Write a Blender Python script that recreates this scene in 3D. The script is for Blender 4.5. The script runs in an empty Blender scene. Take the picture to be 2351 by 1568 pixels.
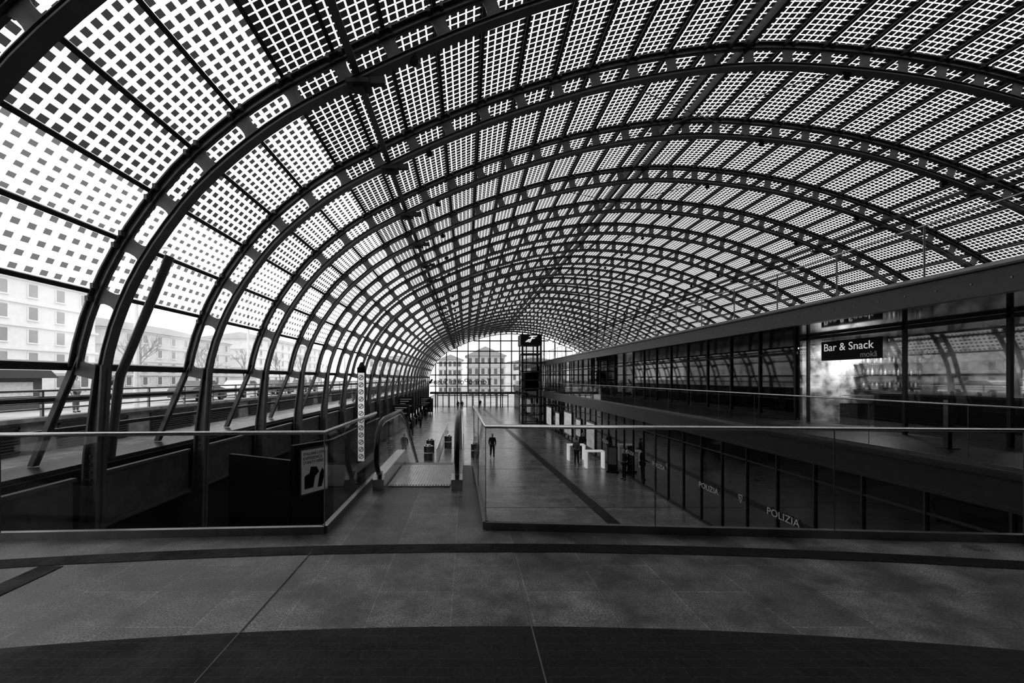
import bpy, math, random, bisect
from mathutils import Vector
random.seed(4)
C=bpy.context; D=bpy.data; scene=C.scene; col=scene.collection
# ------------------------------------------------------------------ materials
def newmat(name):
    m=D.materials.new(name); m.use_nodes=True; nt=m.node_tree; nt.nodes.clear()
    out=nt.nodes.new('ShaderNodeOutputMaterial'); return m,nt,out
def mat(name,c,rough=.5,metal=0,spec=.5,var=.15,scale=6,emis=0,bump=0):
    m,nt,out=newmat(name); N=nt.nodes.new; L=nt.links.new
    p=N('ShaderNodeBsdfPrincipled'); p.inputs['Roughness'].default_value=rough
    p.inputs['Metallic'].default_value=metal; p.inputs['Specular IOR Level'].default_value=spec
    tc=N('ShaderNodeTexCoord'); no=N('ShaderNodeTexNoise'); no.inputs['Scale'].default_value=scale
    no.inputs['Detail'].default_value=4
    L(tc.outputs['Object'],no.inputs['Vector'])
    mr=N('ShaderNodeMapRange'); mr.inputs['From Min'].default_value=.3; mr.inputs['From Max'].default_value=.7
    mr.inputs['To Min'].default_value=c*(1-var); mr.inputs['To Max'].default_value=c*(1+var)
    L(no.outputs['Fac'],mr.inputs['Value']); L(mr.outputs[0],p.inputs['Base Color'])
    if emis: 
        p.inputs['Emission Color'].default_value=(1,1,1,1); p.inputs['Emission Strength'].default_value=emis
    if bump:
        b=N('ShaderNodeBump'); b.inputs['Strength'].default_value=bump; L(no.outputs['Fac'],b.inputs['Height']); L(b.outputs[0],p.inputs['Normal'])
    L(p.outputs[0],out.inputs[0]); return m
def glassnodes(nt,tint,r0,r1,veil=0):
    N=nt.nodes.new; L=nt.links.new
    t=N('ShaderNodeBsdfTransparent'); t.inputs[0].default_value=(tint,tint,tint,1)
    src=t
    if veil:
        tl=N('ShaderNodeBsdfTranslucent'); tl.inputs[0].default_value=(.95,.95,.95,1)
        tc=N('ShaderNodeTexCoord'); no=N('ShaderNodeTexNoise'); no.inputs['Scale'].default_value=.8; L(tc.outputs['Object'],no.inputs['Vector'])
        mr=N('ShaderNodeMapRange'); mr.inputs['From Min'].default_value=.3; mr.inputs['From Max'].default_value=.7; mr.inputs['To Min'].default_value=veil*.5; mr.inputs['To Max'].default_value=veil*1.3
        L(no.outputs['Fac'],mr.inputs['Value'])
        vm=N('ShaderNodeMixShader'); L(mr.outputs[0],vm.inputs[0]); L(t.outputs[0],vm.inputs[1]); L(tl.outputs[0],vm.inputs[2]); src=vm
    g=N('ShaderNodeBsdfGlossy'); g.inputs['Roughness'].default_value=.02; g.inputs[0].default_value=(.9,.9,.9,1)
    lw=N('ShaderNodeLayerWeight'); lw.inputs[0].default_value=.5
    pw=N('ShaderNodeMath'); pw.operation='POWER'; pw.inputs[1].default_value=4
    L(lw.outputs['Facing'],pw.inputs[0])
    ma=N('ShaderNodeMath'); ma.operation='MULTIPLY_ADD'; ma.inputs[1].default_value=r1; ma.inputs[2].default_value=r0
    L(pw.outputs[0],ma.inputs[0])
    mx=N('ShaderNodeMixShader'); L(ma.outputs[0],mx.inputs[0]); L(src.outputs[0],mx.inputs[1]); L(g.outputs[0],mx.inputs[2])
    return mx
def glass(name,tint=.85,r0=.04,r1=.6,veil=0):
    m,nt,out=newmat(name); mx=glassnodes(nt,tint,r0,r1,veil); nt.links.new(mx.outputs[0],out.inputs[0]); return m
def pvmat(name,frac,cell,trf=.5,veil=0):
    m,nt,out=newmat(name); N=nt.nodes.new; L=nt.links.new
    gx=glassnodes(nt,.95,.02,.25,veil)
    p=N('ShaderNodeBsdfPrincipled'); p.inputs['Base Color'].default_value=(cell,cell,cell,1); p.inputs['Roughness'].default_value=.5
    p.inputs['Specular IOR Level'].default_value=.2
    tr=N('ShaderNodeBsdfTransparent'); tr.inputs[0].default_value=(cell*1.6,)*3+(1,)
    pm=N('ShaderNodeMixShader'); pm.inputs[0].default_value=trf; L(p.outputs[0],pm.inputs[1]); L(tr.outputs[0],pm.inputs[2])
    uv=N('ShaderNodeTexCoord'); sp=N('ShaderNodeSeparateXYZ'); L(uv.outputs['UV'],sp.inputs[0])
    res=[]
    for i in (0,1):
        f=N('ShaderNodeMath'); f.operation='FRACT'; L(sp.outputs[i],f.inputs[0])
        s=N('ShaderNodeMath'); s.operation='SUBTRACT'; s.inputs[1].default_value=.5; L(f.outputs[0],s.inputs[0])
        a=N('ShaderNodeMath'); a.operation='ABSOLUTE'; L(s.outputs[0],a.inputs[0])
        l=N('ShaderNodeMath'); l.operation='LESS_THAN'; l.inputs[1].default_value=frac[i]/2; L(a.outputs[0],l.inputs[0]); res.append(l)
    mu=N('ShaderNodeMath'); mu.operation='MULTIPLY'; L(res[0].outputs[0],mu.inputs[0]); L(res[1].outputs[0],mu.inputs[1])
    mx=N('ShaderNodeMixShader'); L(mu.outputs[0],mx.inputs[0]); L(gx.outputs[0],mx.inputs[1]); L(pm.outputs[0],mx.inputs[2])
    L(mx.outputs[0],out.inputs[0]); return m
def floormat(name,base,bw,bh,rough,offx=0,offy=0,line=.3,grain=60,rot=0,mottle=.35,spec=.5,g0=.4,g1=1.7,cv=.25,nr=(.33,.67)):
    m,nt,out=newmat(name); N=nt.nodes.new; L=nt.links.new
    p=N('ShaderNodeBsdfPrincipled'); p.inputs['Specular IOR Level'].default_value=spec
    geo=N('ShaderNodeNewGeometry'); mp=N('ShaderNodeMapping'); mp.inputs['Location'].default_value=(offx,offy,0); mp.inputs['Rotation'].default_value=(0,0,rot)
    L(geo.outputs['Position'],mp.inputs[0])
    br=N('ShaderNodeTexBrick'); br.inputs['Scale'].default_value=1; br.inputs['Brick Width'].default_value=bw; br.inputs['Row Height'].default_value=bh
    br.inputs['Mortar Size'].default_value=.003; br.inputs['Mortar Smooth'].default_value=.3
    br.inputs['Color1'].default_value=(base*(1-cv),)*3+(1,); br.inputs['Color2'].default_value=(base*(1+cv),)*3+(1,); br.inputs['Mortar'].default_value=(base*line,)*3+(1,)
    L(mp.outputs[0],br.inputs[0])
    n1=N('ShaderNodeTexNoise'); n1.inputs['Scale'].default_value=grain; n1.inputs['Detail'].default_value=3; L(geo.outputs['Position'],n1.inputs[0])
    n2=N('ShaderNodeTexNoise'); n2.inputs['Scale'].default_value=1.7; n2.inputs['Detail'].default_value=10; n2.inputs['Roughness'].default_value=.75; L(geo.outputs['Position'],n2.inputs[0])
    m1=N('ShaderNodeMapRange'); m1.inputs['From Min'].default_value=.3; m1.inputs['From Max'].default_value=.7; m1.inputs['To Min'].default_value=g0; m1.inputs['To Max'].default_value=g1; L(n1.outputs['Fac'],m1.inputs[0])
    m2=N('ShaderNodeMapRange'); m2.inputs['From Min'].default_value=nr[0]; m2.inputs['From Max'].default_value=nr[1]; m2.inputs['To Min'].default_value=1-mottle; m2.inputs['To Max'].default_value=1+mottle; L(n2.outputs['Fac'],m2.inputs[0])
    a=N('ShaderNodeMath'); a.operation='MULTIPLY'; L(m1.outputs[0],a.inputs[0]); L(m2.outputs[0],a.inputs[1])
    v=N('ShaderNodeVectorMath'); v.operation='SCALE'; L(br.outputs['Color'],v.inputs[0]); L(a.outputs[0],v.inputs['Scale'])
    L(v.outputs[0],p.inputs['Base Color'])
    mr=N('ShaderNodeMapRange'); mr.inputs['From Min'].default_value=.35; mr.inputs['From Max'].default_value=.65; mr.inputs['To Min'].default_value=rough*.75; mr.inputs['To Max'].default_value=rough*1.3; L(n2.outputs['Fac'],mr.inputs[0]); L(mr.outputs[0],p.inputs['Roughness'])
    b=N('ShaderNodeBump'); b.inputs['Strength'].default_value=.3; b.inputs['Distance'].default_value=.01; L(n1.outputs['Fac'],b.inputs['Height']); L(b.outputs[0],p.inputs['Normal'])
    L(p.outputs[0],out.inputs[0]); return m
STEEL=mat('painted_steel',.12,.38,0,.5)
STEEL2=mat('purlin_steel',.045,.5)
DARK=mat('black_panel',.006,.45,0,.3)
BLACK=mat('black_rubber',.012,.28)
SS=mat('stainless',.6,.25,1,.5,.08)
SSD=mat('dark_stainless',.25,.35,1)
CONC=mat('concrete',.24,.8,0,.5,.35,3)
JOINT=mat('joint_grout',.13,.8)
FASC=mat('fascia_paint',.05,.3)
SOFF=mat('polished_soffit',.02,.06,0,1,.2,3,0,.2)
MIRR=mat('dark_glass',.004,.03,0,1,.1)
INF=mat('infill_grey',.1,.6,0,.5,.3,3)
WHITE=mat('white_paint',.75,.5)
WLIT=mat('white_glow',.8,.5,0,.5,.05,6,.4)  # white with a slight added glow; letters, screens, strip and tables share it
LET=mat('grey_letter',.5,.5,0,.5,.05,6,.06)
FACADE=mat('plaster_facade',.75,.9,0,.2,.08,2)
FACADE2=mat('stone_facade',.55,.9,0,.2,.12,2)
WIN=mat('window_pane',.16,.3)
ROOFT=mat('roof_tile',.26,.9)
BARK=mat('bark',.1,.9)
STREET=mat('pavement',.42,.9,0,.5,.3,.3)
SKINM=mat('skin',.35,.6); CLOTHD=mat('dark_cloth',.012,.9); CLOTHM=mat('grey_cloth',.1,.9); CLOTHL=mat('light_cloth',.5,.9); HAIR=mat('hair',.02,.7)
CLEAR=glass('clear_glass',.9,.03,.3)
VEIL=glass('dusty_glass',.9,.03,.3,.28)
BAL=glass('balustrade_glass',.66,.03,.5)
ESG=glass('escalator_glass',.8,.08,.5)
BALD=glass('deck_balustrade_glass',.87,.02,.3)
PV=[pvmat('pv_sparse',(.5,.43),.12,.6,.22),pvmat('pv_medium',(.62,.58),.04),pvmat('pv_dense',(.82,.8),.01)]
GRAN=floormat('granite_paving',.1,.92,.55,.38,.5,.1,2.2,80,math.pi/2,.65,.6,.2,1.9,.2,(.4,.62))
LOWF=floormat('hall_paving',.24,1.2,.6,.2,0,0,.5,18,0,.3,.8,.65,1.35,.2)
TACT=floormat('ribbed_dark_paving',.008,.3,.075,.6,0,0,3,40,0,.5,.3)
GRATE=floormat('grating',.005,.03,.5,.6,0,0,.05,30,0,.35,.2)
STRIP=mat('dark_strip',.02,.35)
LITP=mat('lit_panel',.3,.6,0,.5,.9,2.2,.25)
# ------------------------------------------------------------------ builder
class B:
    def __init__(s): s.v=[]; s.f=[]
    def add(s,vs,fs):
        o=len(s.v); s.v+=[tuple(q) for q in vs]; s.f+=[tuple(i+o for i in f) for f in fs]; return s
    def box(s,x0,x1,y0,y1,z0,z1):
        return s.add([(x0,y0,z0),(x1,y0,z0),(x1,y1,z0),(x0,y1,z0),(x0,y0,z1),(x1,y0,z1),(x1,y1,z1),(x0,y1,z1)],
            [(0,3,2,1),(4,5,6,7),(0,1,5,4),(1,2,6,5),(2,3,7,6),(3,0,4,7)])
    def prism(s,poly,axis,a0,a1):
        n=len(poly)
        def P(p,a):
            if axis=='y': return (p[0],a,p[1])
            if axis=='x': return (a,p[0],p[1])
            return (p[0],p[1],a)
        vs=[P(p,a0) for p in poly]+[P(p,a1) for p in poly]
        return s.add(vs,[tuple(range(n)),tuple(range(2*n-1,n-1,-1))]+[(i,i+n,(i+1)%n+n,(i+1)%n) for i in range(n)])
    def tube(s,pts,r,n=8):
        pts=[Vector(p) for p in pts]; vs=[];fs=[]
        rs=r if isinstance(r,(list,tuple)) else [r]*len(pts)
        ext=[max(p[i] for p in pts)-min(p[i] for p in pts) for i in range(3)]
        up=Vector((0,0,0)); up[ext.index(min(ext))]=1
        for i,p in enumerate(pts):
            t=(pts[min(i+1,len(pts)-1)]-pts[max(i-1,0)]).normalized()
            a=t.cross(up).normalized(); b=a.cross(t)
            for k in range(n):
                th=2*math.pi*k/n; vs.append(p+(a*math.cos(th)+b*math.sin(th))*rs[i])
        for i in range(len(pts)-1):
            for k in range(n): fs.append((i*n+k,i*n+(k+1)%n,(i+1)*n+(k+1)%n,(i+1)*n+k))
        fs.append(tuple(range(n-1,-1,-1))); fs.append(tuple((len(pts)-1)*n+k for k in range(n)))
        return s.add(vs,fs)
    def strip(s,A,Bb,y0,y1):
        n=len(A); vs=[]
        for a,b in zip(A,Bb): vs+=[(a[0],y0,a[1]),(b[0],y0,b[1]),(b[0],y1,b[1]),(a[0],y1,a[1])]
        fs=[]
        for i in range(n-1):
            for k in range(4): fs.append((i*4+k,i*4+(k+1)%4,(i+1)*4+(k+1)%4,(i+1)*4+k))
        fs+=[(3,2,1,0),((n-1)*4,(n-1)*4+1,(n-1)*4+2,(n-1)*4+3)]
        return s.add(vs,fs)
def emit(b,name,m,parent=None,origin=(0,0,0),smooth=False):
    me=D.meshes.new(name); o=Vector(origin)
    me.from_pydata([tuple(Vector(v)-o) for v in b.v],[],b.f); me.update()
    if smooth:
        for p in me.polygons: p.use_smooth=True
    me.materials.append(m)
    ob=D.objects.new(name,me); col.objects.link(ob)
    if parent: ob.parent=parent
    else: ob.location=o
    return ob
def empty(name,loc=(0,0,0)):
    e=D.objects.new(name,None); e.empty_display_size=.3; e.location=loc; col.objects.link(e); return e
def tag(o,label,cat,group=None):
    o['label']=label; o['category']=cat
    if group: o['group']=group
    return o
def struct(o,label=None):
    o['kind']='structure'
    if label: o['label']=label
    return o
def copytree(root,loc):
    n=root.copy(); col.objects.link(n); n.location=loc
    for c in list(root.children):
        k=c.copy(); col.objects.link(k); k.parent=n
    return n
def text(body,size,m,loc,rot,parent=None,name='lettering',ext=.01,origin=(0,0,0)):
    cu=D.curves.new('t','FONT'); cu.body=body; cu.size=size; cu.extrude=ext
    o=D.objects.new('t',cu); col.objects.link(o); C.view_layer.update()
    me=D.meshes.new_from_object(o.evaluated_get(C.evaluated_depsgraph_get())); D.objects.remove(o)
    me.materials.clear(); me.materials.append(m)
    ob=D.objects.new(name,me); col.objects.link(ob); ob.rotation_euler=rot; ob.location=Vector(loc)-Vector(origin)
    if parent: ob.parent=parent
    return ob
RX=(math.pi/2,0,-math.pi/2); RC=(math.pi/2,0,0); RM=(math.pi/2,0,math.pi)
# ------------------------------------------------------------------ camera / world
cam=D.cameras.new('camera'); co=D.objects.new('camera',cam); col.objects.link(co)
co.location=(0,0,0); co.rotation_euler=(math.pi/2,0,0)
cam.sensor_width=36; cam.lens=36*1000/2351; cam.shift_x=105.5/2351; cam.shift_y=84/2351; cam.clip_start=.05; cam.clip_end=1000
scene.camera=co
w=D.worlds.new('world'); scene.world=w; w.use_nodes=True
w.node_tree.nodes['Background'].inputs[0].default_value=(1,1,1,1); w.node_tree.nodes['Background'].inputs[1].default_value=1.65
scene.view_settings.view_transform='Standard'
try: scene.view_settings.look='Medium High Contrast'
except Exception as ex: print('look',ex)
# ------------------------------------------------------------------ vault section
SEC=[(-7.0,.1),(-6.78,1.0),(-6.35,2.0),(-5.7,3.0),(-4.9,3.92),(-3.6,4.95),(-2.1,5.75),(-.2,6.6),(1.9,7.35),(4.6,8.05),(8,8.45),(12,8.15),(15.5,7.35),(19.2,5.95),(22.5,4.15),(24.4,2.5),(25.2,1.2)]
dense=[]
Q=[(-7.12,-.8)]+SEC+[(25.6,-.2)]
for i in range(1,len(Q)-2):
    p0,p1,p2,p3=[Vector(q) for q in Q[i-1:i+3]]
    for k in range(16):
        t=k/16; dense.append(.5*((2*p1)+(-p0+p2)*t+(2*p0-5*p1+4*p2-p3)*t*t+(-p0+3*p1-3*p2+p3)*t**3))
dense.append(Vector(SEC[-1]))
S=[0]
for i in range(1,len(dense)): S.append(S[-1]+(dense[i]-dense[i-1]).length)
LEN=S[-1]
def P(s,off=0):
    s=max(0,min(LEN,s))
    j=min(max(bisect.bisect_right(S,s)-1,0),len(S)-2)
    t=(s-S[j])/(S[j+1]-S[j]); p=dense[j].lerp(dense[j+1],t)
    a=dense[max(j-2,0)]; b=dense[min(j+3,len(dense)-1)]; tg=(b-a).normalized()
    return Vector((p.x-tg.y*off,p.y+tg.x*off))
def T(s):
    a=P(s-.2);b=P(s+.2); return (b-a).normalized()
def rng(a,b,step): 
    n=max(1,int(round((b-a)/step))); return [a+(b-a)*i/n for i in range(n+1)]
def s_at_x(x):
    for i,p in enumerate(dense):
        if p.x>=x: return S[i]
    return LEN
def z_at_x(x,off=0): return P(s_at_x(x),off).y
npur=35; st=(LEN-1.38)/npur
PUR=[0,1.38]+[1.38+st*(i+1) for i in range(npur)]
OC=.46; SK=.74
# ------------------------------------------------------------------ arch ribs
rib=empty('steel_arch',(0,1.6,0))
def band(o0,o1,y0,y1,s0=0,s1=None):
    ss=rng(s0,LEN if s1 is None else s1,.45); b=B(); b.strip([P(s,o0) for s in ss],[P(s,o1) for s in ss],y0,y1); return b
b=band(-.06,-.035,-.11,.11); bb=band(-.035,.06,-.03,.03); b.add(bb.v,bb.f); bb=band(.06,.075,-.07,.07); b.add(bb.v,bb.f)
emit(b,'inner_chord',STEEL,rib)
b=band(OC,OC+.02,-.07,.07); bb=band(OC+.02,OC+.12,-.03,.03); b.add(bb.v,bb.f); bb=band(OC+.12,OC+.15,-.11,.11); b.add(bb.v,bb.f)
for s in PUR[1:-1]:
    c=P(s,OC+.1); t=T(s)
    for d in (-.13,.13):
        c2=c+t*d
        b.box(c2.x-.03,c2.x+.03,-.16,.16,c2.y-.05,c2.y+.05)
emit(b,'outer_chord',STEEL,rib)
vs=[];fs=[];cols=[]
def web_col(s,solid,u=0):
    lo,hi=.065,OC+.01; midv=(lo+hi)/2
    def add(o): p=P(s,o); vs.append((p.x,0,p.y)); return len(vs)-1
    if solid: a=add(lo); m_=add(midv); d=add(hi); return (a,m_,m_,d)
    h=(hi-lo)/2-.02
    k=abs(u); hh=h*min(1,.25+.75*math.sqrt(max(0,1-((max(k-.8,0))/.2)**2)))
    return (add(lo),add(midv-hh),add(midv+hh),add(hi))
for a_,b_ in zip(PUR[:-1],PUR[1:]):
    L=b_-a_; hl=(L-.25)/2; mc=(a_+b_)/2
    cols.append(web_col(a_,True))
    cols.append(web_col(mc-hl,True))
    for u in (-.998,-.96,-.9,-.8,-.3,.3,.8,.9,.96,.998): cols.append(web_col(mc+hl*u,False,u))
    cols.append(web_col(mc+hl,True))
cols.append(web_col(LEN,True))
for c0,c1 in zip(cols[:-1],cols[1:]):
    for (i,j) in ((0,1),(2,3)):
        f=[c0[i],c1[i],c1[j],c0[j]]; g=[]
        for q in f:
            if q not in g: g.append(q)
        fs.append(tuple(g))
b=B(); b.add(vs,fs); wb=emit(b,'web_plate',STEEL,rib); so=wb.modifiers.new('thick','SOLIDIFY'); so.thickness=.03; so.offset=0
b=B()
b.prism([(-6.92,.25),(-7.08,.25),(-7.3,-1.5),(-7.5,-5.64),(-7.12,-5.64),(-7.02,-1.5)],'y',-.03,.03)
b.prism([(-6.92,.25),(-6.96,.25),(-7.06,-1.5),(-7.16,-5.64),(-7.12,-5.64),(-7.02,-1.5)],'y',-.12,.12)
b.prism([(-7.08,.25),(-7.04,.25),(-7.26,-1.5),(-7.46,-5.64),(-7.5,-5.64),(-7.3,-1.5)],'y',-.12,.12)
for z in (-1.5,-1.65,-1.8,-1.95,-2.1):
    for x in (-7.12,-7.2,-7.27): b.tube([(x,-.07,z),(x,.07,z)],.02,6)
emit(b,'leg',STEEL,rib)
BZ=-1.7
b=B()
b.prism([(-7.4,.45),(-7.54,.45),(-8.44,BZ),(-8.3,BZ)],'y',-.03,.03)
b.prism([(-7.4,.45),(-7.43,.45),(-8.33,BZ),(-8.3,BZ)],'y',-.07,.07)
b.prism([(-6.92,.2),(-7.56,.36),(-7.6,.08),(-6.95,-.08)],'y',-.03,.03)
emit(b,'splayed_brace',STEEL,rib)
sn=s_at_x(-2.1); sr=s_at_x(17.6)
for s in (sn,sr):
    b=B(); c=P(s,-.1)
    b.box(c.x-.22,c.x+.22,-.18,.18,c.y-.06,c.y+.02)
    b.box(c.x-.1,c.x+.1,-.1,.1,c.y-.12,c.y-.05)
    b.box(c.x+.2,c.x+.5,-.06,.06,c.y-.01,c.y+.12)
    emit(b,'node_bracket',STEEL2,rib)
for s in (sn+1.2,s_at_x(10),sr-1.3):
    b=B(); c=P(s,-.05); b.tube([(c.x,0,c.y),(c.x,0,c.y-.12)],.02,6); b.tube([(c.x,-.1,c.y-.18),(c.x+.06,.1,c.y-.1)],[.09,.06],10)
    emit(b,'spotlight',DARK,rib)
tag(rib,'dark painted steel lattice arch rib with rounded web openings','steel arch','vault arch ribs')
YR=[1.6+3.4*k for k in range(25)]
for y in YR[1:]: copytree(rib,(0,y,0))
e=empty('portal_frame',(0,3.85,0))
b=band(-.5,.62,-.2,.2); emit(b,'portal_beam',DARK,e)
b=B(); b.prism([(-6.75,.2),(-7.65,.2),(-8.0,-1.6),(-7.2,-1.6)],'y',-.2,.2); emit(b,'portal_leg',DARK,e)
tag(e,'heavy black box-section portal frame at the vault entrance','portal frame')
# diagonal bracing rods near the crown
for k in range(3,24,2):
    y=YR[k]
    for (xa,xb) in ((4.4,9.8),(9.8,4.4)):
        a=P(s_at_x(xa),.0); c=P(s_at_x(xb),.0); b=B(); b.tube([(a.x,y+.05,a.y-.05),(c.x,y+3.35,c.y-.05)],.014,6)
        o=emit(b,'bracing_rod',STEEL,origin=(7.1,y+1.7,8.3)); tag(o,'thin diagonal steel rod bracing two arch ribs','bracing rod','vault bracing rods')
# ------------------------------------------------------------------ skins
def skin_mesh():
    me=D.meshes.new('glazed_bay'); vs=[];fs=[];uvs=[];mi=[]
    def quad(a,b2,nx,ny,m):
        o=len(vs); vs.extend([(a[0],.0,a[1]),(a[0],3.4,a[1]),(b2[0],3.4,b2[1]),(b2[0],.0,b2[1])]); fs.append((o,o+1,o+2,o+3))
        uvs.extend([(0,0),(nx,0),(nx,ny),(0,ny)]); mi.append(m)
    a=P(0,SK)
    quad((-8.55,BZ),(a.x,a.y),1,1,0)
    for i in range(len(PUR)-1):
        p,q=P(PUR[i],SK),P(PUR[i+1],SK)
        if i==0: m,nx,ny=4,1,1
        elif i==1: m,nx,ny=1,13,5
        elif i==2: m,nx,ny=1,14,6
        elif i==3: m,nx,ny=2,15,6
        elif i<=5: m,nx,ny=2,17,6
        else: m,nx,ny=3,20,6
        if i>=len(PUR)-4: m=2
        quad(p,q,nx,ny,m)
    me.from_pydata(vs,[],fs); uv=me.uv_layers.new(name='UVMap')
    for i,u in enumerate(uvs): uv.data[i].uv=u
    for p,k in zip(me.polygons,mi): p.material_index=k
    for m in (CLEAR,PV[0],PV[1],PV[2],VEIL): me.materials.append(m)
    return me
sm=skin_mesh()
for k in range(25):
    o=D.objects.new('window_%d'%(k+1),sm); col.objects.link(o); o.location=(0,-1.8+3.4*k,0); struct(o,'curved glazed vault bay with square photovoltaic cells')
Y0,Y1=-1.8,84.3
for i,s in enumerate(PUR):
    b=B(); c=P(s,SK); t=T(s); n=Vector((-t.y,t.x))
    def pl(*pts): return [tuple(c+t*a_+n*b_) for a_,b_ in pts]
    if i==0: b.prism(pl((-.07,-.12),(.07,-.12),(.07,.08),(-.07,.08)),'y',Y0,Y1)
    else:
        b.prism(pl((-.04,-.13),(.04,-.13),(.04,-.11),(.012,-.11),(.012,-.03),(.032,-.03),(.032,.04),(-.032,.04),(-.032,-.03),(-.012,-.03),(-.012,-.11),(-.04,-.11)),'y',Y0,Y1)
    o=emit(b,'roof_purlin',STEEL2,origin=(c.x,40,c.y)); tag(o,'slim dark steel purlin carrying the roof glazing','purlin','vault purlins')
for z,x in ((-.42,-8.02),(-1.06,-8.26)):
    b=B(); b.box(x-.04,x+.04,Y0,Y1,z-.04,z+.04); o=emit(b,'glazing_transom',STEEL2,origin=(x,40,z)); tag(o,'horizontal steel transom of the side glazing','transom','side glazing transoms')
for s,lab in ((sn,'longitudinal steel tie joining the arch nodes'),(sr,'longitudinal steel tie joining the arch nodes')):
    c=P(s,.0); b=B(); b.prism([(c.x-.07,c.y+.1),(c.x+.07,c.y+.1),(c.x+.07,c.y+.12),(c.x+.03,c.y+.12),(c.x+.03,c.y+.22),(c.x-.03,c.y+.22),(c.x-.03,c.y+.12),(c.x-.07,c.y+.12)],'y',Y0,Y1)
    o=emit(b,'longitudinal_tie',STEEL,origin=(c.x,40,c.y)); tag(o,lab,'steel beam','longitudinal ties')
cR=P(s_at_x(7.1),0)
for dx in (-.24,.24):
    cx,cz=cR.x+dx,cR.y; b=B(); b.prism([(cx-.05,cz+.4),(cx+.05,cz+.4),(cx+.05,cz+.42),(cx+.02,cz+.42),(cx+.02,cz+.72),(cx-.02,cz+.72),(cx-.02,cz+.42),(cx-.05,cz+.42)],'y',Y0,Y1)
    o=emit(b,'ridge_beam',STEEL2,origin=(cx,40,cz)); tag(o,'dark steel ridge beam under the roof crown','steel beam','ridge beams')
b=B(); b.tube([(-5.95,8.75,2.45),(-6.95,8.75,.05),(-6.98,8.75,-.1),(-7.15,8.75,-1.6)],.085,10)
o=emit(b,'rainwater_pipe',STEEL,origin=(-6.5,8.75,0)); tag(o,'dark round downpipe strapped beside an arch leg','pipe')
# infill panels between the legs
b=B(); b.box(-7.42,-7.36,-1.45,1.45,-2.95,-1.95); ip=empty('infill_panel',(-7.39,6.7,-2.95)); emit(b,'panel',INF,ip,(-7.39,0,-2.95))
b=B(); b.box(-7.44,-7.32,-1.5,1.5,-1.95,-1.88); emit(b,'cap_rail',STEEL,ip,(-7.39,0,-2.95)); b=B(); b.box(-7.44,-7.32,-1.5,1.5,-3.02,-2.95); emit(b,'bottom_rail',STEEL,ip,(-7.39,0,-2.95))
tag(ip,'grey infill panel with steel rails between arch legs','panel','side infill panels')
for k in range(1,22): copytree(ip,(-7.39,6.7+3.4*k,-2.95))
# ------------------------------------------------------------------ floors/structure
LZ=-5.65; FZ=-1.6
b=B(); b.box(-8.2,26,-4,84.6,LZ-.3,LZ); o=emit(b,'floor',LOWF,origin=(9,40,LZ)); struct(o,'stone paved lower concourse floor')
b=B(); b.add([(5.55,15.5,LZ+.006),(6.05,15.5,LZ+.006),(3.45,80,LZ+.006),(3.0,80,LZ+.006)],[(0,1,2,3)])
o=emit(b,'trim_1',STRIP); struct(o,'dark inlaid floor strip')
b=B()
for y in (19,27,35,46,58,70): b.box(-7,9.2,y,y+.06,LZ+.001,LZ+.004)
o=emit(b,'trim_2',STRIP); struct(o,'dark cross joints in concourse paving')
poly=[(-8.4,-3.5),(11,-3.5),(11,4.1),(9.3,4.1),(5.43,4.28),(.2,4.66),(.17,8.0),(-1.48,8.0),(-1.48,4.53),(-4.6,4.35),(-8.4,4.1)]
b=B(); b.prism(poly,'z',FZ-.35,FZ); o=emit(b,'floor_landing',GRAN,origin=(0,1,FZ)); struct(o,'granite slab paved upper landing')
def arcband(f,y_w,x0,x1,zt):
    b=B(); xs=rng(x0,x1,.3); n=len(xs)
    vs=[(x,f(x),zt) for x in xs]+[(x,f(x)-y_w,zt) for x in xs]
    return b.add(vs,[(i+n,i+n+1,i+1,i) for i in range(n-1)])
o=emit(arcband(lambda x:4.2-(x-.3)**2/52,.2,-8,9,FZ+.004),'drain_grating',GRATE); tag(o,'long curved slotted dark metal floor drain','floor drain')
b=B(); b.box(-3.62,-3.42,-1,3.7,FZ+.001,FZ+.005); o=emit(b,'drain_grating',GRATE,origin=(-3.5,1,FZ)); tag(o,'short dark slotted drain branching off the curved one','floor drain')
o=emit(arcband(lambda x:2.8-(x-.2)**2/38,3.5,-8,9,FZ+.005),'tactile_paving',TACT); tag(o,'band of dark ribbed paving blocks','tactile paving')
for i,x in enumerate((.42,-1.42)):
    b=B(); b.box(x-.004,x+.004,1.2,4.0,FZ+.001,FZ+.0065); o=emit(b,'trim_%d'%(3+10*i),JOINT); struct(o,'light joint line in granite paving')
b=B(); b.box(-8.6,-7.6,-3.5,84.4,LZ,BZ-.1); o=emit(b,'wall_left',DARK,origin=(-8.1,40,-4)); struct(o)
b=B(); b.box(-8.7,-7.7,-3.5,84.4,BZ-.1,BZ-.02); o=emit(b,'trim_4',FASC,origin=(-8.2,40,BZ)); struct(o,'grey kerb below side glazing')
b=B(); b.box(-10.9,-8.6,-3.5,95,-2.1,-1.9); o=emit(b,'floor_lightwell',CONC,origin=(-10,40,-2)); struct(o)
b=B(); b.box(-11.1,-10.9,-3.5,95,-2.1,-1.08); b.box(-11.2,-10.8,-3.5,95,-1.1,-1.0); o=emit(b,'wall_parapet',CONC,origin=(-11,40,-2)); struct(o,'concrete parapet of the light well')
b=B(); b.box(-200,-11.1,-60,300,-1.8,-1.6); o=emit(b,'floor_street',STREET,origin=(-100,60,-1.7)); struct(o,'street pavement outside')
b=B(); b.box(-11.1,200,84.7,300,LZ-.2,LZ-.02); o=emit(b,'floor_forecourt',STREET,origin=(90,190,LZ)); struct(o,'paved forecourt outside')
v=B()
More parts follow.
